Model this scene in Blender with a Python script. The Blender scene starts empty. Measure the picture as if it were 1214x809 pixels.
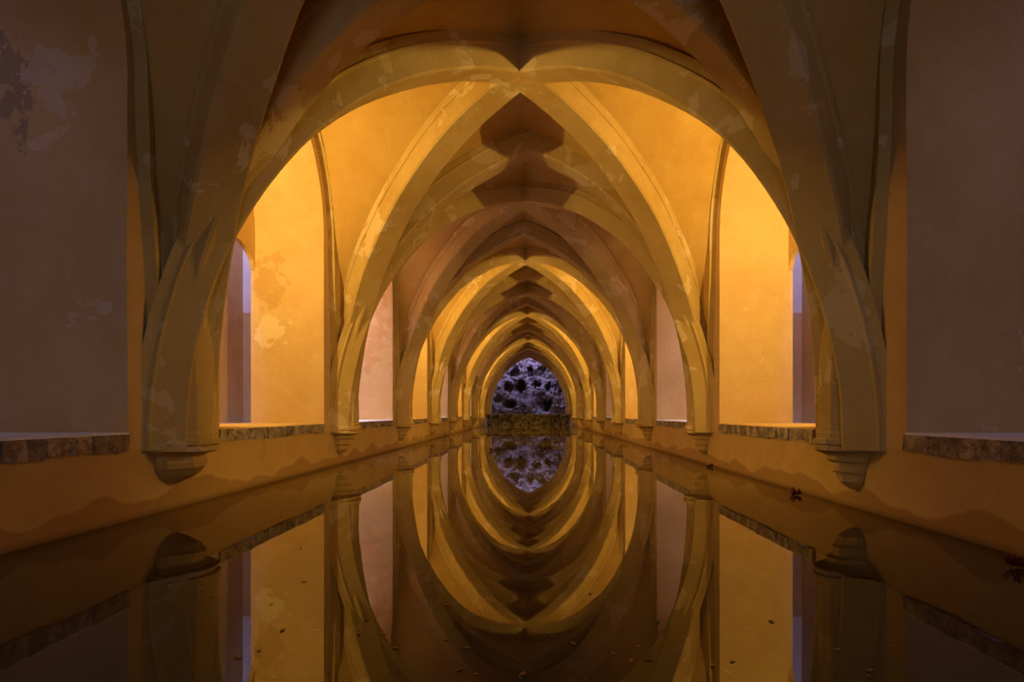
import bpy, math, random
from mathutils import Vector, noise
random.seed(7)
R = math.radians
scene = bpy.context.scene
COL = scene.collection

# ------------------------------------------------------------------ camera, sky, view
CAM = (0.12, 0.0, 0.755)
cd = bpy.data.cameras.new('camera'); cam = bpy.data.objects.new('camera', cd); COL.objects.link(cam)
cam.location = CAM; cam.rotation_euler = (R(90), 0, 0)
cd.sensor_width = 36; cd.lens = 733 / 1214 * 36
cd.shift_x = -22 / 1214; cd.shift_y = 85.5 / 1214
cd.clip_start = 0.02; cd.clip_end = 200
scene.camera = cam
world = bpy.data.worlds.new('sky'); scene.world = world; world.use_nodes = True
world.node_tree.nodes['Background'].inputs[0].default_value = (0.52, 0.50, 0.95, 1)
world.node_tree.nodes['Background'].inputs[1].default_value = 1.0
vs = scene.view_settings
vs.view_transform = 'Standard'; vs.look = 'None'; vs.gamma = 1; vs.use_curve_mapping = False
vs.exposure = 0.06

SKY_COL = (0.50, 0.46, 1.0)
LAMP_COL = (1.0, 0.66, 0.17)
DAY_COL = (0.88, 0.76, 1.0)
ENTRANCE_COL = (1.0, 0.90, 0.62)
ENTRANCE_W = 24.0
LAMP_W = 78.0                      # each flood lamp
DAY_W = {-1: 8.0, 0: 14.0, 2: 280.0, 4: 200.0, 6: 160.0, 8: 120.0}      # daylight down each shaft
ODD_DAY_W = {-1: 100.0, 1: 65.0}

# ------------------------------------------------------------------ dimensions (metres)
WX = 2.70            # face of the side walls
BAY = 4.20
Y0 = 0.70            # corbel line of bay 0
FIRST, LAST = -1, 8  # bays
ZS = 1.00            # springing of the ribs
ZB = 0.50            # foot of the rib bundle, on the corbel
SILL = 0.62
OPC, OPW = 2.12, 1.42       # opening centre from the corbel line, half width
OSP = 3.15                  # springing of the opening arch
NX = 3.64                   # back of the niches
YEND = Y0 + BAY * 9

# ------------------------------------------------------------------ helpers
def link(o, parent=None):
    COL.objects.link(o)
    if parent is not None: o.parent = parent
    return o
def mesh(name, verts, faces, smooth=True, ang=35):
    me = bpy.data.meshes.new(name); me.from_pydata([tuple(v) for v in verts], [], faces); me.update()
    if smooth:
        me.polygons.foreach_set('use_smooth', [True] * len(me.polygons))
        me.set_sharp_from_angle(angle=R(ang))
    return me
def obj(name, me, mat, parent=None, loc=(0, 0, 0)):
    if mat is not None and not me.materials: me.materials.append(mat)
    o = bpy.data.objects.new(name, me); o.location = loc
    return link(o, parent)
def empty(name, loc=(0, 0, 0), parent=None):
    o = bpy.data.objects.new(name, None); o.location = loc; o.empty_display_size = 0.1
    return link(o, parent)
def tag(o, label, cat=None, group=None, kind=None):
    o['label'] = label
    if cat: o['category'] = cat
    if group: o['group'] = group
    if kind: o['kind'] = kind
    return o
def wob(p, s=1.3, a=0.012, seed=0.0):
    v = noise.noise_vector(Vector((p[0] * s + seed, p[1] * s - seed, p[2] * s + 3.1)))
    return (p[0] + v.x * a, p[1] + v.y * a, p[2] + v.z * a)
def box(x0, x1, y0, y1, z0, z1):
    v = [(x0, y0, z0), (x1, y0, z0), (x1, y1, z0), (x0, y1, z0), (x0, y0, z1), (x1, y0, z1), (x1, y1, z1), (x0, y1, z1)]
    f = [(0, 3, 2, 1), (4, 5, 6, 7), (0, 1, 5, 4), (1, 2, 6, 5), (2, 3, 7, 6), (3, 0, 4, 7)]
    return v, f

# ------------------------------------------------------------------ materials
class NT:
    def __init__(s, name):
        s.m = bpy.data.materials.new(name); s.m.use_nodes = True
        s.t = s.m.node_tree; s.n = s.t.nodes; s.l = s.t.links
        s.b = s.n['Principled BSDF']; s.out = s.n['Material Output']
        s.pos = s.n.new('ShaderNodeNewGeometry').outputs['Position']
    def N(s, typ, **kw):
        n = s.n.new(typ)
        for k, v in kw.items(): setattr(n, k, v)
        return n
    def setin(s, n, key, v):
        if isinstance(v, bpy.types.NodeSocket): s.l.new(v, n.inputs[key])
        else: n.inputs[key].default_value = v
    def noise(s, scale, detail=5, rough=0.6, vec=None, dist=0.0):
        n = s.N('ShaderNodeTexNoise'); s.setin(n, 'Vector', vec or s.pos)
        n.inputs['Scale'].default_value = scale; n.inputs['Detail'].default_value = detail
        n.inputs['Roughness'].default_value = rough; n.inputs['Distortion'].default_value = dist
        return n.outputs['Fac']
    def ramp(s, fac, a, b, lo=0.0, hi=1.0):
        n = s.N('ShaderNodeMapRange'); n.clamp = True
        s.setin(n, 'Value', fac); s.setin(n, 'From Min', a); s.setin(n, 'From Max', b)
        s.setin(n, 'To Min', lo); s.setin(n, 'To Max', hi)
        return n.outputs['Result']
    def math(s, op, a, b=0.0):
        n = s.N('ShaderNodeMath', operation=op); s.setin(n, 0, a); s.setin(n, 1, b)
        return n.outputs[0]
    def mix(s, fac, a, b, mode='MIX'):
        n = s.N('ShaderNodeMix', data_type='RGBA', blend_type=mode)
        s.setin(n, 0, fac)
        for i, v in ((6, a), (7, b)):
            if isinstance(v, tuple) and len(v) == 3: v = v + (1,)
            s.setin(n, i, v)
        return n.outputs[2]
    def scaled(s, v):
        n = s.N('ShaderNodeVectorMath', operation='MULTIPLY'); s.l.new(s.pos, n.inputs[0]); n.inputs[1].default_value = v
        return n.outputs[0]
    def bump(s, h, strength=0.3, dist=0.02):
        n = s.N('ShaderNodeBump'); n.inputs['Strength'].default_value = strength; n.inputs['Distance'].default_value = dist
        s.l.new(h, n.inputs['Height']); s.l.new(n.outputs[0], s.b.inputs['Normal'])
    def fin(s, col, rough=0.85):
        s.setin(s.b, 'Base Color', col if not isinstance(col, tuple) else col + (1,))
        s.setin(s.b, 'Roughness', rough)
        if 'Specular IOR Level' in s.b.inputs: s.b.inputs['Specular IOR Level'].default_value = 0.25
        return s.m

def plaster(name, base, deep, pale, peel=0.62, damp=False, bump=0.5, wear=()):
    t = NT(name)
    c = t.mix(t.ramp(t.noise(0.9, 6, 0.62), 0.35, 0.65), base, deep)
    c = t.mix(t.ramp(t.noise(3.2, 8, 0.7), 0.45, 0.75, 0, 0.35), c, pale)
    streak = t.noise(1.0, 5, 0.6, vec=t.scaled((5.0, 5.0, 0.5)))
    c = t.mix(t.ramp(streak, 0.5, 0.8, 0, 0.30), c, deep)
    # flaked coats with crisp borders
    pk = t.noise(1.7, 9, 0.6, dist=0.6)
    m = t.ramp(pk, peel, peel + 0.012)
    c = t.mix(t.math('MULTIPLY', m, 0.75), c, pale)
    sp = t.noise(11, 4, 0.7)
    c = t.mix(t.ramp(sp, 0.70, 0.74, 0, 0.35), c, (deep[0] * .6, deep[1] * .55, deep[2] * .5))
    for (cx, cy, cz, rx, rz, col, amt) in wear:
        sub = t.N('ShaderNodeVectorMath', operation='SUBTRACT'); t.l.new(t.pos, sub.inputs[0]); sub.inputs[1].default_value = (cx, cy, cz)
        sc = t.N('ShaderNodeVectorMath', operation='MULTIPLY'); t.l.new(sub.outputs[0], sc.inputs[0]); sc.inputs[1].default_value = (1 / rx, 1 / 0.4, 1 / rz)
        ln = t.N('ShaderNodeVectorMath', operation='LENGTH'); t.l.new(sc.outputs[0], ln.inputs[0])
        fall = t.ramp(ln.outputs['Value'], 0.2, 1.0, 0.16, -0.25)
        msk = t.ramp(t.math('ADD', t.noise(5.5, 7, 0.62, dist=0.4), fall), 0.57, 0.60, 0, amt)
        c = t.mix(msk, c, col)
    if damp:
        z = t.N('ShaderNodeSeparateXYZ'); t.l.new(t.pos, z.inputs[0])
        nz = t.noise(1.6, 1.2, 0.4, vec=t.scaled((1, 1, 0.0)))
        lvl = t.ramp(nz, 0.3, 0.7, 0.07, 0.22)
        d = t.math('SUBTRACT', lvl, z.outputs[2])
        f = t.ramp(d, -0.010, 0.015, 0, 0.62)
        c = t.mix(f, c, (deep[0] * .62, deep[1] * .52, deep[2] * .45))
        rim = t.math('MULTIPLY', t.ramp(d, -0.06, 0.0), t.ramp(d, 0.005, -0.002))
        c = t.mix(t.math('MULTIPLY', rim, 0.12), c, pale)
        wet = t.ramp(z.outputs[2], 0.05, 0.0, 0, 0.6)
        c = t.mix(wet, c, (0.10, 0.055, 0.02))
    h = t.math('ADD', t.noise(6, 8, 0.65), t.math('MULTIPLY', t.noise(45, 4, 0.6), 0.25))
    h = t.math('ADD', h, t.math('MULTIPLY', m, 0.12))
    t.bump(h, bump, 0.03)
    return t.fin(c, 0.9)

M = {}
M['web'] = plaster('web_plaster', (0.60, 0.40, 0.13), (0.52, 0.32, 0.085), (0.66, 0.48, 0.22), 0.68)
M['rib'] = plaster('rib_plaster', (0.58, 0.42, 0.16), (0.47, 0.32, 0.10), (0.68, 0.54, 0.31), 0.575)
M['wall'] = plaster('wall_plaster', (0.66, 0.46, 0.22), (0.57, 0.37, 0.15), (0.72, 0.56, 0.38), 0.66, wear=[(-3.45, 8.44, 2.5, .55, .9, (0.50, 0.30, 0.10), .6), (-3.42, 8.44, 1.9, .5, .5, (0.78, 0.64, 0.42), .6),
    (-3.5, 4.32, 3.0, .5, .9, (0.30, 0.22, 0.14), .7), (-3.2, 4.32, 3.1, .6, .6, (0.72, 0.60, 0.44), .6), (-3.1, 12.64, 2.6, .8, 2.2, (0.56, 0.30, 0.12), .6)])
M['parapet'] = plaster('parapet_plaster', (0.60, 0.41, 0.16), (0.53, 0.34, 0.11), (0.68, 0.52, 0.28), 0.70, damp=True)
M['pale_plaster'] = plaster('pale_plaster', (0.80, 0.78, 0.76), (0.72, 0.69, 0.66), (0.85, 0.84, 0.82), 0.75)

def stone_mat():
    t = NT('sill_stone')
    c = t.mix(t.ramp(t.noise(9, 8, 0.7), 0.4, 0.62), (0.58, 0.48, 0.36), (0.22, 0.18, 0.14))
    c = t.mix(t.ramp(t.noise(26, 5, 0.7), 0.52, 0.62, 0, 0.7), c, (0.09, 0.075, 0.06))
    oi = t.N('ShaderNodeObjectInfo')
    c = t.mix(t.ramp(oi.outputs['Random'], 0.0, 1.0, 0.0, 0.55), c, (0.50, 0.40, 0.30), 'SOFT_LIGHT')
    c = t.mix(t.ramp(oi.outputs['Random'], 0.6, 0.65, 0.0, 0.3), c, (0.10, 0.08, 0.06))
    t.bump(t.noise(30, 8, 0.7), 0.8, 0.02)
    return t.fin(c, 0.95)
M['stone'] = stone_mat()
def moss_mat():
    t = NT('mossy_stone')
    c = t.mix(t.ramp(t.noise(4.5, 8, 0.7), 0.42, 0.58), (0.24, 0.18, 0.09), (0.03, 0.028, 0.012))
    t.bump(t.noise(14, 8, 0.7), 1.0, 0.05)
    return t.fin(c, 0.95)
M['moss'] = moss_mat()
def rock_mat():
    t = NT('grotto_rock')
    c = t.mix(t.ramp(t.noise(2.2, 9, 0.7), 0.38, 0.62), (0.34, 0.30, 0.33), (0.075, 0.06, 0.07))
    c = t.mix(t.ramp(t.noise(9, 6, 0.7), 0.52, 0.66, 0, 0.8), c, (0.55, 0.52, 0.55))
    c = t.mix(t.ramp(t.noise(6, 6, 0.7, vec=t.scaled((1, 1, 1.7))), 0.54, 0.6, 0, 0.75), c, (0.05, 0.04, 0.045))
    t.bump(t.noise(8, 9, 0.75), 1.0, 0.15)
    return t.fin(c, 0.95)
M['rock'] = rock_mat()
def silt_mat():
    t = NT('pool_silt')
    c = t.mix(t.ramp(t.noise(1.4, 8, 0.65), 0.35, 0.68), (0.085, 0.052, 0.024), (0.040, 0.024, 0.010))
    c = t.mix(t.ramp(t.noise(14, 6, 0.7), 0.58, 0.68, 0, 0.6), c, (0.15, 0.085, 0.035))
    t.bump(t.noise(9, 6, 0.7), 0.5, 0.03)
    return t.fin(c, 1.0)
M['silt'] = silt_mat()
def water_mat():
    t = NT('still_water')
    t.n.remove(t.b)
    fr = t.N('ShaderNodeFresnel'); fr.inputs['IOR'].default_value = 1.6
    gl = t.N('ShaderNodeBsdfGlossy'); gl.inputs['Color'].default_value = (0.93, 0.90, 0.84, 1); gl.inputs['Roughness'].default_value = 0.012
    tr = t.N('ShaderNodeBsdfTransparent'); tr.inputs['Color'].default_value = (0.62, 0.50, 0.32, 1)
    mx = t.N('ShaderNodeMixShader')
    b = t.N('ShaderNodeBump'); b.inputs['Strength'].default_value = 0.05; b.inputs['Distance'].default_value = 0.01
    h = t.noise(2.2, 2, 0.4, vec=t.scaled((1.0, 1.0, 1.0)))
    t.l.new(h, b.inputs['Height']); t.l.new(b.outputs[0], gl.inputs['Normal'])
    t.l.new(fr.outputs[0], mx.inputs[0]); t.l.new(tr.outputs[0], mx.inputs[1]); t.l.new(gl.outputs[0], mx.inputs[2])
    df = t.N('ShaderNodeBsdfDiffuse'); df.inputs['Color'].default_value = (0.34, 0.24, 0.10, 1)
    mf = t.N('ShaderNodeMixShader')
    film = t.ramp(t.noise(0.8, 6, 0.6, vec=t.scaled((1.0, 0.5, 1))), 0.35, 0.7, 0.06, 0.20)
    t.l.new(film, mf.inputs[0]); t.l.new(mx.outputs[0], mf.inputs[1]); t.l.new(df.outputs[0], mf.inputs[2])
    t.l.new(mf.outputs[0], t.out.inputs['Surface'])
    return t.m
M['water'] = water_mat()
def plain(name, c, rough=0.7, var=0.25, scale=30):
    t = NT(name)
    return t.fin(t.mix(t.ramp(t.noise(scale, 4, 0.6), 0.35, 0.65, 0, 1), c, tuple(x * (1 - var) for x in c)), rough)
M['red_leaf'] = plain('red_leaf', (0.16, 0.012, 0.008), 0.5, 0.5)
M['orange_leaf'] = plain('orange_leaf', (0.50, 0.20, 0.03), 0.6, 0.4)
M['brown_leaf'] = plain('brown_leaf', (0.24, 0.12, 0.035), 0.7, 0.4)
M['lamp_metal'] = plain('lamp_metal', (0.03, 0.03, 0.03), 0.4, 0.2)
def glow():
    t = NT('lamp_glass'); t.setin(t.b, 'Base Color', (0.9, 0.6, 0.2, 1))
    t.b.inputs['Emission Color'].default_value = (1, 0.62, 0.2, 1); t.b.inputs['Emission Strength'].default_value = 12
    return t.m
M['glow'] = glow()

# ------------------------------------------------------------------ floor of the pool and its water
v, f = box(-WX - 0.3, WX + 0.3, Y0 + BAY * FIRST - 0.3, YEND + 3.0, -0.60, -0.50)
fl = obj('floor', mesh('floor', v, f, False), M['silt'])
tag(fl, 'dark silty bottom of the long shallow pool', 'floor', kind='structure')
nx, ny = 2, 2
wv = [(-WX, Y0 + BAY * FIRST, 0), (WX, Y0 + BAY * FIRST, 0), (WX, YEND - 0.42, 0), (-WX, YEND - 0.42, 0)]
wt = obj('pool_water', mesh('pool_water', wv, [(0, 1, 2, 3)], False), M['water'])
tag(wt, 'still brown water filling the long pool, mirroring the vaults', 'water')

# ------------------------------------------------------------------ side walls
SEG = 18
def arch_pts(w, spring, apex, n=SEG):
    """open pointed arch, from (-w, spring) over the apex to (w, spring)"""
    h = apex - spring; c = max(0.0, (h * h - w * w) / (2 * w)); r = w + c
    a1 = math.acos(c / r)
    left = [(-(r * math.cos(a1 * i / n) - c), spring + r * math.sin(a1 * i / n)) for i in range(n + 1)]
    return left + [(-y, z) for y, z in reversed(left[:-1])]
OARCH = [(-OPW, ZB)] + [(-OPW, ZB + (OSP - ZB) * i / 8) for i in range(1, 8)] + arch_pts(OPW, OSP, 4.62) + \
        [(OPW, OSP - (OSP - ZB) * i / 8) for i in range(1, 8)] + [(OPW, ZB)]
ZT = 5.35
def wall_section_mesh(sx, seed):
    """pier halves, spandrel and the jambs and soffit of one opening"""
    V, F = [], []
    def q(a, b, c, d):
        i = len(V); V.extend([a, b, c, d]); F.append((i, i + 1, i + 2, i + 3) if sx < 0 else (i + 3, i + 2, i + 1, i))
    P = [(OPC + y + 0.008 * noise.noise(Vector((y, z * 1.4, seed))), z) for y, z in OARCH]
    n = len(P)
    front, back = WX * sx, NX * sx
    # border points paired with the arch outline
    B = []
    for (y, z) in P:
        if z < OSP + 0.35: B.append((0.0 if y < OPC else BAY, z))
        else: B.append((y, ZT))
    for i in range(n - 1):
        a, b, c, d = P[i], P[i + 1], B[i + 1], B[i]
        q((front, *a), (front, *b), (front, *c), (front, *d))
        if B[i][0] in (0.0, BAY) and B[i + 1][1] == ZT and B[i][1] != ZT:
            i0 = len(V); V.extend([(front, *B[i]), (front, *B[i + 1]), (front, B[i][0], ZT)]); F.append((i0, i0 + 1, i0 + 2))
        elif B[i + 1][0] in (0.0, BAY) and B[i][1] == ZT and B[i + 1][1] != ZT:
            i0 = len(V); V.extend([(front, *B[i]), (front, *B[i + 1]), (front, B[i + 1][0], ZT)]); F.append((i0, i0 + 1, i0 + 2))
        for k in range(4):
            x0 = front + (back - front) * k / 4; x1 = front + (back - front) * (k + 1) / 4
            q((x0, *a), (x1, *a), (x1, *b), (x0, *b))
    me = mesh('wall_section', V, F, True, 30)
    return me
def parapet_mesh(sx):
    V, F = [], []
    n, mz = 24, 8
    for j in range(mz + 1):
        for i in range(n + 1):
            y = BAY * i / n; z = -0.55 + (ZB + 0.55) * j / mz
            V.append((sx * (WX + 0.008 * math.sin(math.pi * i / n) * abs(noise.noise(Vector((y * 1.5, z * 3, sx * 5))))), y, z))
    for j in range(mz):
        for i in range(n):
            a = j * (n + 1) + i; qd = (a, a + n + 1, a + n + 2, a + 1)
            F.append(qd)
    return mesh('parapet', V, F)
def niche_odd_back(sx):
    """outer wall of a lamp lit niche, with a low arched opening into a narrow light well"""
    V, F = [], []
    x0, x1 = sx * (NX - 0.002), sx * (NX + 0.06)
    ya, yb = 2.55, 3.545           # opening reaches the far jamb
    zt, zs2 = 3.0, 2.70
    m = 14
    top = []
    for i in range(m + 1):
        u = i / m; y = ya + (yb - ya) * u
        top.append((y, zs2 + (zt - zs2) * math.sin(math.pi * u) ** 0.55))
    def q(*p):
        i = len(V); V.extend(p); F.append(tuple(range(i, i + len(p))))
    for x in (x0, x1):
        q((x, 0.3, ZB), (x, ya, ZB), (x, ya, zs2), (x, 0.3, zs2)); q((x, 0.3, zs2), (x, ya, zs2), (x, ya, 4.9), (x, 0.3, 4.9))
        q((x, yb, ZB), (x, 3.9, ZB), (x, 3.9, 4.9), (x, yb, 4.9))
        for i in range(m): q((x, *top[i]), (x, *top[i + 1]), (x, top[i + 1][0], 4.9), (x, top[i][0], 4.9))
    for i in range(m): q((x0, *top[i]), (x0, *top[i + 1]), (x1, *top[i + 1]), (x1, *top[i]))
    q((x0, ya, ZB), (x0, ya, zs2), (x1, ya, zs2), (x1, ya, ZB)); q((x0, yb, ZB), (x0, yb, zs2), (x1, yb, zs2), (x1, yb, ZB))
    return mesh('niche_back', V, F, False)
def quad_mesh(name, *quads):
    V, F = [], []
    for qd in quads:
        i = len(V); V.extend(qd); F.append(tuple(range(i, i + len(qd))))
    return mesh(name, V, F, False)

# corbel profile: (height, scale) rings of a half octagon against the wall
YSC = {-1: 1.05, 1: 0.74}
def corbel_mesh(sx, kind):
    base = [(0, -.31), (.12, -.30), (.28, -.14), (.31, 0), (.28, .14), (.12, .30), (0, .31)]
    if kind == 'worn':
        rings = [(.455, .93), (.435, .80), (.415, .70), (.37, .76), (.33, .74), (.31, .66), (.28, .60), (.25, .48), (.215, .30), (.19, .10)]
    else:
        rings = [(.455, .93), (.43, .76), (.42, .74), (.385, .74), (.372, .66), (.362, .64), (.30, .62), (.285, .54), (.275, .52), (.225, .48), (.21, .40), (.195, .36), (.165, .2), (.155, .08)]
    V, F = [], []
    for z, s in rings:
        for (d, y) in base:
            V.append(wob((sx * (WX + 0.02 - (d + 0.02) * s), y * s * YSC[sx], z), 5, 0.02, 9 if kind == 'worn' else 2))
    m = len(base)
    for j in range(len(rings) - 1):
        for i in range(m - 1):
            a = j * m + i; F.append((a, a + 1, a + m + 1, a + m))
    F.append(tuple(range((len(rings) - 1) * m, len(rings) * m))); F.append(tuple(range(m)))
    return mesh('corbel', V, F, True, 28)
def abacus_mesh(sx):
    base = [(0, -.32), (.13, -.31), (.29, -.16), (.325, 0), (.29, .16), (.13, .31), (0, .32)]
    rings = [(.452, .90), (.462, .985), (.482, .985), (.488, .94), (.50, .94), (.51, 1.0), (.545, 1.0), (.56, .93)]
    V, F = [], []
    for z, s in rings:
        for (d, y) in base:
            V.append(wob((sx * (WX + 0.02 - (d + 0.02) * s), y * s * YSC[sx], z), 4, 0.012, 4))
    m = len(base)
    for j in range(len(rings) - 1):
        for i in range(m - 1):
            a = j * m + i; F.append((a, a + 1, a + m + 1, a + m))
    F.append(tuple(range((len(rings) - 1) * m, len(rings) * m))); F.append(tuple(range(m)))
    return mesh('abacus', V, F, True, 28)

def shaft_mesh(sx):
    base = [(0, -.30), (.12, -.285), (.265, -.15), (.29, 0), (.265, .15), (.12, .285), (0, .30)]
    rings = [(.55, 1.0, 1.0), (.60, 1.0, 1.0), (.615, .965, .96), (.9, .96, .95), (1.25, .92, .95), (1.6, .80, .95), (2.0, .6, .98), (2.5, .3, 1.0), (3.0, .0, 1.0)]
    V, F = [], []
    for z, sd, sy in rings:
        for (d, y) in base:
            V.append(wob((sx * (WX + 0.02 - (d + 0.02) * sd), y * sy * YSC[sx], z), 3, 0.008, 6))
    m = len(base)
    for j in range(len(rings) - 1):
        for i in range(m - 1):
            a = j * m + i; F.append((a, a + 1, a + m + 1, a + m))
    return mesh('shaft', V, F, True, 24)

def stone_mesh(i):
    w = 0.5
    v, f = box(-0.5, 0.5, -0.5, 0.5, -0.5, 0.5)
    rr = random.Random(i)
    v = [(x + rr.uniform(-.05, .05), y + rr.uniform(-.04, .04), z + (rr.uniform(-.06, .02) if z < 0 else rr.uniform(-.03, .03))) for x, y, z in v]
    return mesh('stone', v, f, False)
STONES = [stone_mesh(i) for i in range(7)]
for s in STONES: s.materials.append(M['stone'])

sill_no = 0
ordinal = ['first', 'second', 'third', 'fourth', 'fifth', 'sixth', 'seventh', 'eighth', 'ninth', 'tenth']
for side, sx in (('left', -1), ('right', 1)):
    W = empty('wall_' + side)
    tag(W, f'ochre plastered side wall with deep arched niches, {"mottled" if sx < 0 else "smoother"} plaster', 'wall', kind='structure')
    ws = [wall_section_mesh(sx, s) for s in (1.0, 5.0)]
    pm, nb = parapet_mesh(sx), niche_odd_back(sx)
    cm, am = corbel_mesh(sx, 'worn' if sx < 0 else 'stepped'), abacus_mesh(sx)
    shm = shaft_mesh(sx)
    cm2 = corbel_mesh(sx, 'stepped') if sx < 0 else cm
    we_odd = quad_mesh('light_well',
        [(sx * 4.09, 0.3, ZB), (sx * 4.09, 4.15, ZB), (sx * 4.09, 4.15, 5.0), (sx * 4.09, 0.3, 5.0)],
        [(sx * 3.68, 4.15, ZB), (sx * 4.09, 4.15, ZB), (sx * 4.09, 4.15, 2.22), (sx * 3.68, 4.15, 2.22)],
        [(sx * 3.68, 0.3, ZB), (sx * 4.09, 0.3, ZB), (sx * 4.09, 0.3, 5.0), (sx * 3.68, 0.3, 5.0)])
    pale_odd = quad_mesh('pale_panel', [(sx * 3.68, 4.148, 2.22), (sx * 4.09, 4.148, 2.22), (sx * 4.09, 4.148, 5.0), (sx * 3.68, 4.148, 5.0)])  # upper end wall, given a paler colour above a level cut
    we_even = quad_mesh('light_well',
        [(sx * 4.40, 0.4, ZB), (sx * 4.40, 3.9, ZB), (sx * 4.40, 3.9, 5.6), (sx * 4.40, 0.4, 5.6)],
        [(sx * NX, OPC + OPW, ZB), (sx * 4.40, OPC + OPW, ZB), (sx * 4.40, OPC + OPW, 5.6), (sx * NX, OPC + OPW, 5.6)],
        [(sx * NX, OPC - OPW, ZB), (sx * 4.40, OPC - OPW, ZB), (sx * 4.40, OPC - OPW, 5.6), (sx * NX, OPC - OPW, 5.6)],
        [(sx * NX, OPC - OPW, 4.60), (sx * NX, OPC + OPW, 4.60), (sx * NX, OPC + OPW, 5.6), (sx * NX, OPC - OPW, 5.6)])
    for k in range(FIRST, LAST + 1):
        yk = Y0 + BAY * k
        obj('wall_section', ws[k % 2], M['wall'], W, (0, yk + (0.08 if k == 0 and sx < 0 else 0), 0))
        obj('parapet', pm, M['parapet'], W, (0, yk, 0))
        if k % 2:
            obj('niche_back', nb, M['wall'], W, (0, yk, 0))
            obj('light_well', we_odd, M['wall'], W, (0, yk, 0))
            wp = obj('pale_panel', pale_odd, M['pale_plaster'], W, (0, yk, 0)); wp['label'] = 'pale patch'
        else:
            obj('light_well', we_even, M['wall'], W, (0, yk + (0.08 if k == 0 and sx < 0 else 0), 0))
        cb = obj('corbel', cm if (k == 1 or sx > 0) else cm2, M['web'], W, (0, yk, 0))
        obj('abacus', am, M['rib'], cb); obj('shaft', shm, M['rib'], cb)
        # sill: a course of rough stones under a plaster bed
        sill_no += 1
        T = empty(f'trim_{sill_no}')
        T['kind'] = 'structure'


        tag(T, f'rough stone sill of the {ordinal[8 - k]} niche from the rock grotto, {"mottled" if sx < 0 else "smooth"} plaster wall', 'sill', kind='structure')
        dy = 0.08 if k == 0 and sx < 0 else 0.0
        y = yk + dy + OPC - OPW - 0.01; yE = yk + dy + OPC + OPW + 0.01
        rr = random.Random(sill_no)
        n = 16 if k <= 4 else 7
        cuts = [0] + sorted((i + rr.uniform(-.28, .28)) / n for i in range(1, n)) + [1]
        for a, b in zip(cuts[:-1], cuts[1:]):
            y0, y1 = y + (yE - y) * a, y + (yE - y) * b
            o = bpy.data.objects.new('stone', rr.choice(STONES)); link(o, T)
            hgt = rr.uniform(.095, .118)
            o.scale = (0.22, (y1 - y0) - 0.012, hgt)
            o.location = (sx * (WX + 0.11 - 0.012 - rr.uniform(0, .012)), (y0 + y1) / 2, SILL - 0.016 - hgt / 2)
        vv, ff = [], []
        nn = 20
        for i in range(nn + 1):
            yy = y + (yE - y) * i / nn
            e = 0.012 + 0.014 * noise.noise(Vector((yy * 4, sx * 3, 0)))
            vv += [(sx * (WX - e), yy, SILL - 0.014), (sx * (WX - e + .012), yy, SILL + 0.003 * noise.noise(Vector((yy * 6, 1, 1)))), (sx * (4.09 if k % 2 else 4.4), yy, SILL)]
        for i in range(nn):
            a = i * 3; ff += [(a, a + 1, a + 4, a + 3), (a + 1, a + 2, a + 5, a + 4)]
        obj('mortar_bed', mesh('mortar_bed', vv, ff), M['pale_plaster'] if not k % 2 else M['wall'], T)
        vv = [(sx * WX + sx * .05, y, ZB), (sx * WX + sx * .05, yE, ZB), (sx * (NX), yE, ZB), (sx * NX, y, ZB)]

# ------------------------------------------------------------------ the vaults
CE = empty('ceiling')
tag(CE, 'ochre plastered rib vault of ten bays over the pool', 'ceiling', kind='structure')
# rib section: (offset outwards from the intrados, half width)
PROFILE = [(0.00, -.165), (0.022, -.186), (0.235, -.190), (0.242, -.205), (0.262, -.210), (0.275, -.195), (0.36, -.19)]
PROFILE = PROFILE[::-1] + [(o, -w) for o, w in PROFILE]
def arc(o, r0, c, zs, t):
    """point (u, z) on the curve offset by o, t from the foot (0) to the apex (1)"""
    r = r0 + c + o; a = t * math.acos(c / r)
    return r * math.cos(a) - c, zs + r * math.sin(a)
TR = (2.50, 1.27, 1.0)                     # transverse: half span at the intrados, centre offset
DG = (3.38, 0.677, 0.52)                    # diagonal
DDIR = Vector((2.5, 2.1, 0)).normalized()
def rib_mesh(name, r0, c, zs, du, n=30, seed=0.0, shift=0.0, amp=0.012):
    """a whole arch in the vertical plane through du; u runs along du"""
    rows = []
    for i in range(4):
        rows.append([(r0 + o, ZB - 0.02 + (zs - ZB + 0.02) * i / 4, w) for o, w in PROFILE])
    for i in range(n + 1):
        rows.append([(*arc(o, r0, c, zs, i / n), w) for o, w in PROFILE])
    full = [[(-u, z, w) for u, z, w in row] for row in rows] + [row for row in reversed(rows[:-1])]
    nrm = Vector((-du.y, du.x, 0))
    V, F = [], []
    for row in full:
        for u, z, w in row:
            u2 = u + shift * max(0.0, (z - ZS) / 3.5) ** 2
            p = du * u2 + nrm * w
            V.append(wob((p.x, p.y, z), 1.5, amp, seed))
    m = len(PROFILE)
    for j in range(len(full) - 1):
        for i in range(m - 1):
            a = j * m + i; F.append((a, a + 1, a + m + 1, a + m))
    return mesh(name, V, F, True, 22)
OFF = 0.27
def sm(a, b, x):
    x = min(1, max(0, (x - a) / (b - a))); return x * x * (3 - 2 * x)
def curve_at(f, r0, c, zs):
    """point (u, z) on the extrados at height fraction f"""
    o = 0.07 + (OFF - 0.07) * sm(0.05, 0.6, f)
    r = r0 + c + o; top = math.sqrt(r * r - c * c)
    z = f * top
    return math.sqrt(max(0, r * r - z * z)) - c, zs + z
WTOP, WST, WH = 4.86, 3.10, 1.64
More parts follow.
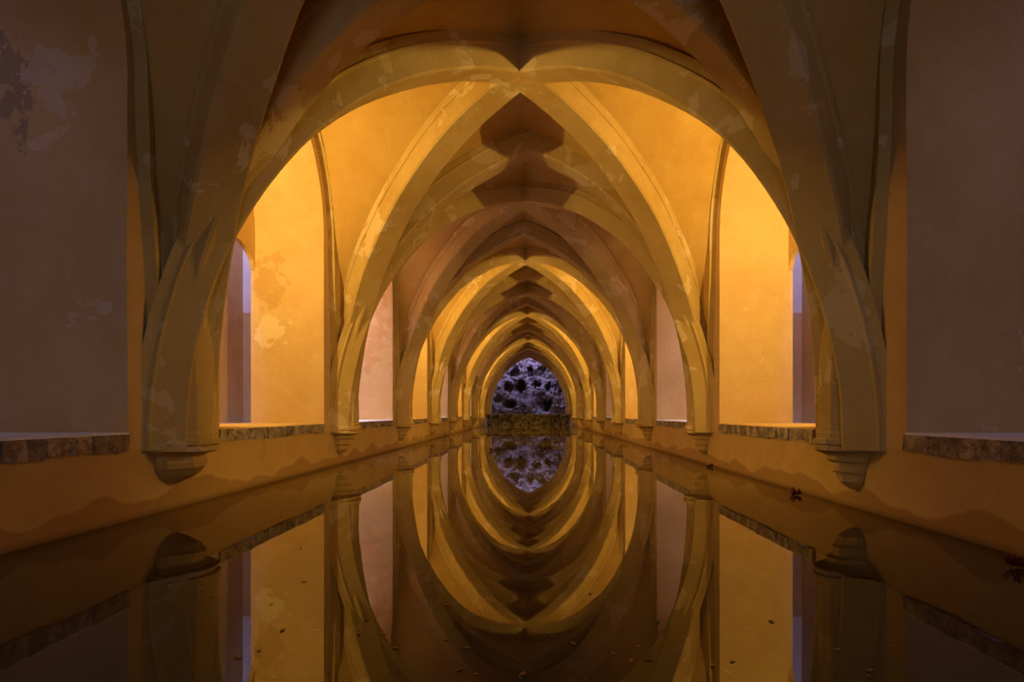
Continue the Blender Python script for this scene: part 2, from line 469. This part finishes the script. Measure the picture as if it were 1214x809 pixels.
def wall_curve(f):
    z = ZS + f * (WTOP - ZS)
    if z <= WST: return WH + 0.16 * (1 - sm(ZS, WST, z)), z
    h = WTOP - WST; c = (h * h - WH * WH) / (2 * WH); r = WH + c
    return math.sqrt(max(0, r * r - (z - WST) ** 2)) - c, z
NF, NC = 26, 8
def cell_mesh(kind, s, seed):
    """one web of a bay (origin at the crossing); kind 'axial' lies over a transverse arch (s = -1 near, 1 far),
    'lateral' against a side wall (s = -1 left, 1 right)"""
    V, F = [], []
    for half in (-1, 1):
        base = len(V)
        fr = [0.0] + [math.sin(math.pi / 2 * i / NF) for i in range(NF + 1)]
        for ri, f in enumerate(fr):
            ud, zd = curve_at(f, *DG); d = DDIR * ud
            if kind == 'axial':
                ut, zt = curve_at(f, *TR)
                A = Vector((half * d.x, s * d.y, zd)); B = Vector((half * ut, s * BAY / 2, zt))
            else:
                uw, zw = wall_curve(f)
                A = Vector((s * d.x, half * d.y, zd)); B = Vector((s * (WX + 0.01), half * uw, zw))
            if ri == 0: A.z = B.z = ZB + 0.02
            for j in range(NC + 1):
                t = j / NC; p = A.lerp(B, t)
                p.z += 0.10 * math.sin(math.pi * t) * f * f
                V.append(wob(p, 1.2, 0.02 if 0 < j < NC else 0.0, seed))
        for i in range(len(fr) - 1):
            for j in range(NC):
                a = base + i * (NC + 1) + j; F.append((a, a + 1, a + NC + 2, a + NC + 1))
    return mesh('vault_web', V, F, True, 40)
cells = [cell_mesh('axial', -1, 1.0), cell_mesh('axial', 1, 2.0), cell_mesh('lateral', -1, 3.0), cell_mesh('lateral', 1, 4.0)]
diag = [[rib_mesh('diagonal_rib', *DG, Vector((s * DDIR.x, DDIR.y, 0)), 34, q) for s in (-1, 1)] for q in (0.0, 7.0)]
def wall_rib_mesh(sx):
    prof = [(0.10, 0.0), (0.10, 0.05), (0.075, 0.075), (0.05, 0.05), (0.03, 0.085), (-0.03, 0.09), (-0.06, 0.0)]
    fr = [i / 14 * (WST - ZS) / (WTOP - ZS) for i in range(14)] + [((WST - ZS) + (WTOP - WST) * math.sin(math.pi / 2 * i / 20)) / (WTOP - ZS) for i in range(21)]
    pts = [wall_curve(f) for f in fr]
    path = [(WH + 0.16, ZB + .1)] + pts
    path = path + [(-u, z) for u, z in reversed(path[:-1])]
    V, F = [], []
    m = len(prof)
    for i, (u, z) in enumerate(path):
        a = path[max(0, i - 1)]; b = path[min(len(path) - 1, i + 1)]
        t = Vector((b[0] - a[0], b[1] - a[1])).normalized(); nn = Vector((t.y, -t.x))    # outwards from the arch
        for o, d in prof: V.append(wob((sx * (WX + 0.01 - d), u - nn.x * -o, z - nn.y * -o), 2, 0.006, 3))
    for j in range(len(path) - 1):
        for i in range(m - 1):
            a = j * m + i; F.append((a, a + 1, a + m + 1, a + m))
    return mesh('wall_rib', V, F, True, 40)
wribs = [wall_rib_mesh(-1), wall_rib_mesh(1)]
def boss_mesh():
    V, F = [], []
    rings = [(0.21, 0.05), (0.19, 0.015), (0.15, 0.0), (0.08, -0.008), (0.03, -0.01)]
    n = 20
    for r, z in rings:
        for i in range(n):
            a = 2 * math.pi * i / n; rr = r * (1 + 0.08 * noise.noise(Vector((math.cos(a) * 2, math.sin(a) * 2, r * 5))))
            V.append((rr * math.cos(a), rr * math.sin(a), z))
    for j in range(len(rings) - 1):
        for i in range(n):
            F.append((j * n + i, j * n + (i + 1) % n, (j + 1) * n + (i + 1) % n, (j + 1) * n + i))
    F.append(tuple((len(rings) - 1) * n + i for i in range(n)))
    return mesh('boss', V, F)
def boss_mat():
    t = NT('boss_plaster')
    vo = t.N('ShaderNodeTexVoronoi'); t.l.new(t.scaled((1, 1, 0.2)), vo.inputs['Vector']); vo.inputs['Scale'].default_value = 26
    pit = t.ramp(vo.outputs['Distance'], 0.16, 0.22, 1, 0)
    c = t.mix(t.ramp(t.noise(6, 5), 0.4, 0.6), (0.60, 0.40, 0.17), (0.50, 0.30, 0.10))
    c = t.mix(pit, c, (0.07, 0.03, 0.008))
    t.bump(t.math('MULTIPLY', pit, -1), 1.0, 0.03)
    return t.fin(c, 0.95)
M['boss'] = boss_mat()
bm_ = boss_mesh()
apex_z = arc(0, *DG, 1)[1]
for k in range(FIRST, LAST + 1):
    yc = Y0 + BAY * (k + 0.5)
    for me in cells: obj('vault_web', me, M['web'], CE, (0, yc, 0))
    for me in diag[k % 2]: obj('diagonal_rib', me, M['rib'], CE, (0, yc, 0))
    for me in wribs: obj('wall_rib', me, M['rib'], CE, (0, yc + OPC - BAY / 2, 0))
    obj('boss', bm_, M['boss'], CE, (0, yc, apex_z - 0.005))
shifts = {1: 0.12, 2: 0.12, 3: -0.03, 4: 0.04}
tshared = None
for k in range(FIRST, LAST + 2):
    if k in shifts: me = rib_mesh('transverse_rib', *TR, Vector((1, 0, 0)), 30, 11.0 + k, shifts[k])
    else:
        tshared = tshared or rib_mesh('transverse_rib', *TR, Vector((1, 0, 0)), 30, 21.0)
        me = tshared
    obj('transverse_rib', me, M['rib'], CE, (0, Y0 + BAY * k, 0))

# ------------------------------------------------------------------ far wall, curb, grotto
def end_wall(y, w, apex, depth):
    V, F = [], []
    P = [(-w, -0.55), (-w, 0.2)] + arch_pts(w, ZS, apex, 16) + [(w, 0.2), (w, -0.55)]
    for i in range(len(P) - 1):
        (x0, z0), (x1, z1) = P[i], P[i + 1]
        def out(x, z): return (math.copysign(3.0, x), z) if z < 3.2 else (x, 5.4)
        o0, o1 = out(x0, z0), out(x1, z1)
        j = len(V); V += [(x0, y, z0), (x1, y, z1), (o1[0], y, o1[1]), (o0[0], y, o0[1])]; F.append((j, j + 1, j + 2, j + 3))
        if (o0[1] < 5.4) != (o1[1] < 5.4):
            lo = o0 if o0[1] < 5.4 else o1; hi = o1 if lo is o0 else o0
            j = len(V); V += [(lo[0], y, lo[1]), (hi[0], y, hi[1]), (lo[0], y, 5.4)]; F.append((j, j + 1, j + 2))
        j = len(V); V += [(x0, y, z0), (x1, y, z1), (x1, y + depth, z1), (x0, y + depth, z0)]; F.append((j, j + 1, j + 2, j + 3))
    return mesh('wall_end', V, F, True, 30)
we = obj('wall_end', end_wall(YEND + 0.10, 2.34, 4.25, 0.35), M['wall'])
tag(we, 'ochre end wall pierced by the pointed arch before the grotto', 'wall', kind='structure')
wb = obj('wall_back', end_wall(Y0 + BAY * FIRST - 0.40, 1.1, 2.9, 0.3), M['wall'])
tag(wb, 'ochre plastered wall with the visitors doorway, opposite the grotto', 'wall', kind='structure')

# mossy curb across the head of the pool, rough stones
CU = empty('stone_curb', (0, YEND - 0.4, 0))
tag(CU, 'mossy stone curb across the far end of the pool', 'curb')
def rough_block(x0, x1, y0, y1, z0, z1, nx, nz, seed, amp):
    V, F = [], []
    nyb = 3
    for side_ in range(1):
        pass
    pts = {}
    def vid(i, j, k):
        if (i, j, k) not in pts:
            p = (x0 + (x1 - x0) * i / nx, y0 + (y1 - y0) * j / nyb, z0 + (z1 - z0) * k / nz)
            pts[(i, j, k)] = len(V); V.append(wob(p, 4.5, amp, seed))
        return pts[(i, j, k)]
    for i in range(nx):
        for k in range(nz):
            F.append((vid(i, 0, k), vid(i + 1, 0, k), vid(i + 1, 0, k + 1), vid(i, 0, k + 1)))
            F.append((vid(i, nyb, k), vid(i, nyb, k + 1), vid(i + 1, nyb, k + 1), vid(i + 1, nyb, k)))
        for j in range(nyb):
            F.append((vid(i, j, nz), vid(i + 1, j, nz), vid(i + 1, j + 1, nz), vid(i, j + 1, nz)))
            F.append((vid(i, j, 0), vid(i, j + 1, 0), vid(i + 1, j + 1, 0), vid(i + 1, j, 0)))
    for j in range(nyb):
        for k in range(nz):
            F.append((vid(0, j, k), vid(0, j, k + 1), vid(0, j + 1, k + 1), vid(0, j + 1, k)))
            F.append((vid(nx, j, k), vid(nx, j + 1, k), vid(nx, j + 1, k + 1), vid(nx, j, k + 1)))
    return mesh('block', V, F, True, 45)
obj('curb_body', rough_block(-2.52, 2.52, -0.10, 0.14, -0.48, 0.56, 60, 8, 3.0, 0.10), M['moss'], CU)
obj('coping', rough_block(-2.54, 2.54, -0.16, 0.16, 0.54, 0.68, 60, 2, 8.0, 0.05), M['moss'], CU)

# grotto: a rough rock face with hollows
GY = YEND + 2.3
holes = [(605, 480, 8, 5, .9), (627.5, 481, 5.5, 5, .9), (649.5, 482, 7, 7.5, 1.0), (603, 460, 6, 6, .7), (618, 458, 6, 7.5, .9), (636, 456, 5.5, 5, .9),
         (650, 459, 4.5, 5, .7), (611, 442, 7, 6, .7), (628.5, 441, 4, 8, .7), (643, 437, 6, 4, .5), (664, 466, 3, 6, .3), (590, 474, 4, 6, .3)]
HL = []
for (px, py, rx, rz, dp) in holes:
    HL.append((0.12 + (px - 629) * GY / 733, 0.755 + (490 - py) * GY / 733, rx * 0.82 * GY / 733, rz * 0.82 * GY / 733, dp))
V, F = [], []
GNX, GNZ = 150, 120
for j in range(GNZ + 1):
    for i in range(GNX + 1):
        x = -3.1 + 6.2 * i / GNX; z = 0.4 + 5.0 * j / GNZ
        y = GY - 0.35 * noise.fractal(Vector((x * 1.1, z * 1.1, 2.0)), 1.0, 2.1, 6) - 0.10 * noise.noise(Vector((x * 5, z * 5, 7)))
        y -= 0.25 * math.exp(-((x - 0.05) / 0.35) ** 2) * (1 if z < 2.6 else math.exp(-((z - 2.6) / .3) ** 2))
        y -= max(0, 1.0 - z) * 0.6
        for hx, hz, rx, rz, dp in HL:
            e = ((x - hx) / rx) ** 2 + ((z - hz) / rz) ** 2
            e += 1.3 * noise.noise(Vector((x * 4.5, z * 4.5, 1.0)))
            if e < 2.2: y += dp * 1.1 / (1 + math.exp((e - 1.0) * 7))
        V.append((x, y, z))
for j in range(GNZ):
    for i in range(GNX):
        a = j * (GNX + 1) + i; F.append((a, a + 1, a + GNX + 2, a + GNX + 1))
GR = empty('rock_grotto', (0, GY, 0.4))
tag(GR, 'rough grey rock grotto with dark hollows beyond the last arch', 'grotto')
g = obj('rock_face', mesh('rock_face', V, F, True, 60), M['rock'], GR, (0, -GY, -0.4))
for (x, z, w, h) in ((-1.35, 0.80, 0.9, 0.16), (0.05, 1.0, 0.25, 0.5), (1.9, 0.9, 0.4, 0.35), (-2.1, 0.95, 0.35, 0.4)):
    obj('boulder', rough_block(x - w, x + w, GY - 1.05, GY - 0.3, z - h, z + h, 10, 5, x, 0.22), M['rock'], GR, (0, -GY, -0.4))
v, f = box(-3.1, 3.1, YEND + 0.45, GY + 0.3, 0.3, 0.5)
obj('ground', mesh('ground', v, f, False), M['rock'], GR, (0, -GY, -0.4))
for s in (-1, 1):
    v, f = box(s * 3.1 - .05, s * 3.1 + .05, YEND + 0.5, GY + 0.6, -0.5, 5.4)
    obj('side_rock', mesh('side_rock', v, f, False), M['rock'], GR, (0, -GY, -0.4))

# ------------------------------------------------------------------ lights
def area(name, loc, size, size_y, power, aim, col):
    ld = bpy.data.lights.new(name, 'AREA'); ld.shape = 'RECTANGLE'; ld.size = size; ld.size_y = size_y
    ld.energy = power; ld.color = col
    o = bpy.data.objects.new(name, ld); o.location = loc
    o.rotation_euler = Vector(aim).to_track_quat('-Z', 'Y').to_euler()
    return link(o)
area('grotto_daylight', (0, YEND + 1.1, 5.2), 5.0, 1.3, 165, (0, 0.35, -1), (0.60, 0.52, 1.0))
area('doorway_daylight', (0, Y0 + BAY * FIRST - 0.3, 1.6), 1.9, 2.2, ENTRANCE_W, (0, 1, 0.1), ENTRANCE_COL)
def lamp(sx, yk, k):
    """flood lamp on a bracket, high on the near jamb of a niche"""
    L = empty('flood_lamp', (sx * 3.42, yk + OPC - OPW + 0.005, 3.2))
    tag(L, f'small black flood lamp in the {ordinal[8 - k]} niche from the grotto, {"mottled" if sx < 0 else "smoother"} plaster wall', 'lamp', 'flood lamps inside the niches')
    obj('bracket', LM[0], M['lamp_metal'], L); h = obj('housing', LM[1], M['lamp_metal'], L)
    obj('glass', LM[2], M['glow'], h)
    ld = bpy.data.lights.new('flood_light', 'SPOT'); ld.energy = LAMP_W * 4; ld.color = LAMP_COL
    ld.spot_size = R(164); ld.spot_blend = 0.35; ld.shadow_soft_size = 0.035
    o = bpy.data.objects.new('flood_light', ld); link(o, L); o.location = (0, 0.27, 0.0)
    o.rotation_euler = Vector((-sx * 0.45, 0.88, -0.08)).to_track_quat('-Z', 'Y').to_euler()
LM = [mesh('bracket', *box(-.02, .02, 0, .12, -.03, .03), False), mesh('housing', *box(-.10, .10, .11, .20, -.075, .075), False),
      mesh('glass', *box(-.085, .085, .198, .206, -.06, .06), False)]
for k in range(FIRST, LAST + 1):
    yk = Y0 + BAY * k
    for sx in (-1, 1):
        if k % 2:
            if k > 0: lamp(sx, yk, k)
            area('shaft_daylight', (sx * 3.90, yk + 2.6, 4.9), 0.30, 2.8, ODD_DAY_W[sx], (0, 0.1, -1), SKY_COL)
        else:
            area('shaft_daylight', (sx * 4.08, yk + OPC, 5.5), 0.5, 2.4, DAY_W[k] * (0.5 if sx > 0 and k > 0 else 1), (0, 0, -1), DAY_COL if k > 0 else SKY_COL)

# ------------------------------------------------------------------ leaves on the water
def leaf_mesh(name, n, lobes, curl, seed):
    rr = random.Random(seed)
    V = [(0, 0, 0.012 * curl)]; F = []
    for i in range(n):
        a = 2 * math.pi * i / n
        r = 0.5 * (0.62 + 0.38 * abs(math.cos(a * lobes / 2))) * rr.uniform(.85, 1.1)
        V.append((r * math.cos(a), 0.62 * r * math.sin(a), 0.15 * curl * rr.uniform(0, 1)))
    for i in range(n): F.append((0, 1 + i, 1 + (i + 1) % n))
    return mesh(name, V, F)
def on_water(px, py):
    y = 733 * CAM[2] / (py - 490); return CAM[0] + (px - 629) * y / 733, y
reds = [(945, 587.5, .12, 'dark red curled leaf floating below the stepped corbel'), (842, 554.5, .10, 'small dark red leaf floating against the parapet of the bright yellow niche'),
        (1205, 673, .13, 'dark red curled leaf floating at the parapet under the dim stone sill'), (579, 506, .16, 'small red leaf floating before the mossy curb'),
        (584, 535, .12, 'small red leaf floating on the mirrored grotto')]
stemm = mesh('stem', *box(.3, .75, -.012, .012, 0, .03), False)
for i, (px, py, s, lab) in enumerate(reds):
    x, y = on_water(px, py)
    x = min(x, WX - s * .5)
    L = empty('red_leaf', (x, y, 0.003)); L.rotation_euler = (0, 0, random.uniform(0, 6)); L.scale = (s, s, s)
    tag(L, lab, 'leaf')
    for q in range(3):
        o = obj('blade', leaf_mesh('blade', 15, 5, 2.6, i * 3 + q), M['red_leaf'], L, (0.12 * q, 0.1 * (q - 1), 0.04 * q)); o.rotation_euler = (0.3 * (q - 1), 0.25 * q, q * 1.3)
    obj('stem', stemm, M['brown_leaf'], L)
spots = [(553, 769), (680, 764), (748, 784), (757, 767), (469, 769), (564, 800), (425, 752), (727, 775), (455, 752), (993, 771), (1032, 796), (845, 790),
         (322, 717), (335, 748), (307, 772), (360, 690), (240, 700), (282, 780), (620, 800), (890, 640), (878, 622), (930, 662), (700, 705), (530, 718), (650, 752)]
rr = random.Random(3)
for i in range(60): spots.append((rr.uniform(20, 1200), rr.uniform(640, 805)))
LMS = [leaf_mesh('leaf', 9, 2, 0.5, 50 + q) for q in range(5)]
nl = 0
for i, (px, py) in enumerate(spots):
    x, y = on_water(px, py)
    if abs(x) > WX - 0.08: continue
    sunk = i >= 25 and i % 3
    s = rr.uniform(.018, .034)
    m = M['orange_leaf'] if i < 25 else M['brown_leaf']
    o = bpy.data.objects.new('dead_leaf', LMS[i % 5]); link(o)
    if not o.data.materials: o.data.materials.append(M['orange_leaf'])
    o.material_slots[0].link = 'OBJECT'; o.material_slots[0].material = m
    o.location = (x, y, -0.497 if sunk else 0.002); o.rotation_euler = (0, 0, rr.uniform(0, 6)); o.scale = (s * (1.6 if sunk else 1),) * 3
    if sunk: tag(o, 'small brown dead leaf sunk on the pool bottom', 'leaf', 'sunken leaves in the pool')
    else: tag(o, ('tiny orange dead leaf floating on the open water' if i < 25 else 'tiny dull brown dead leaf floating on the open water'), 'leaf', 'floating orange leaves' if i < 25 else 'floating brown leaves')
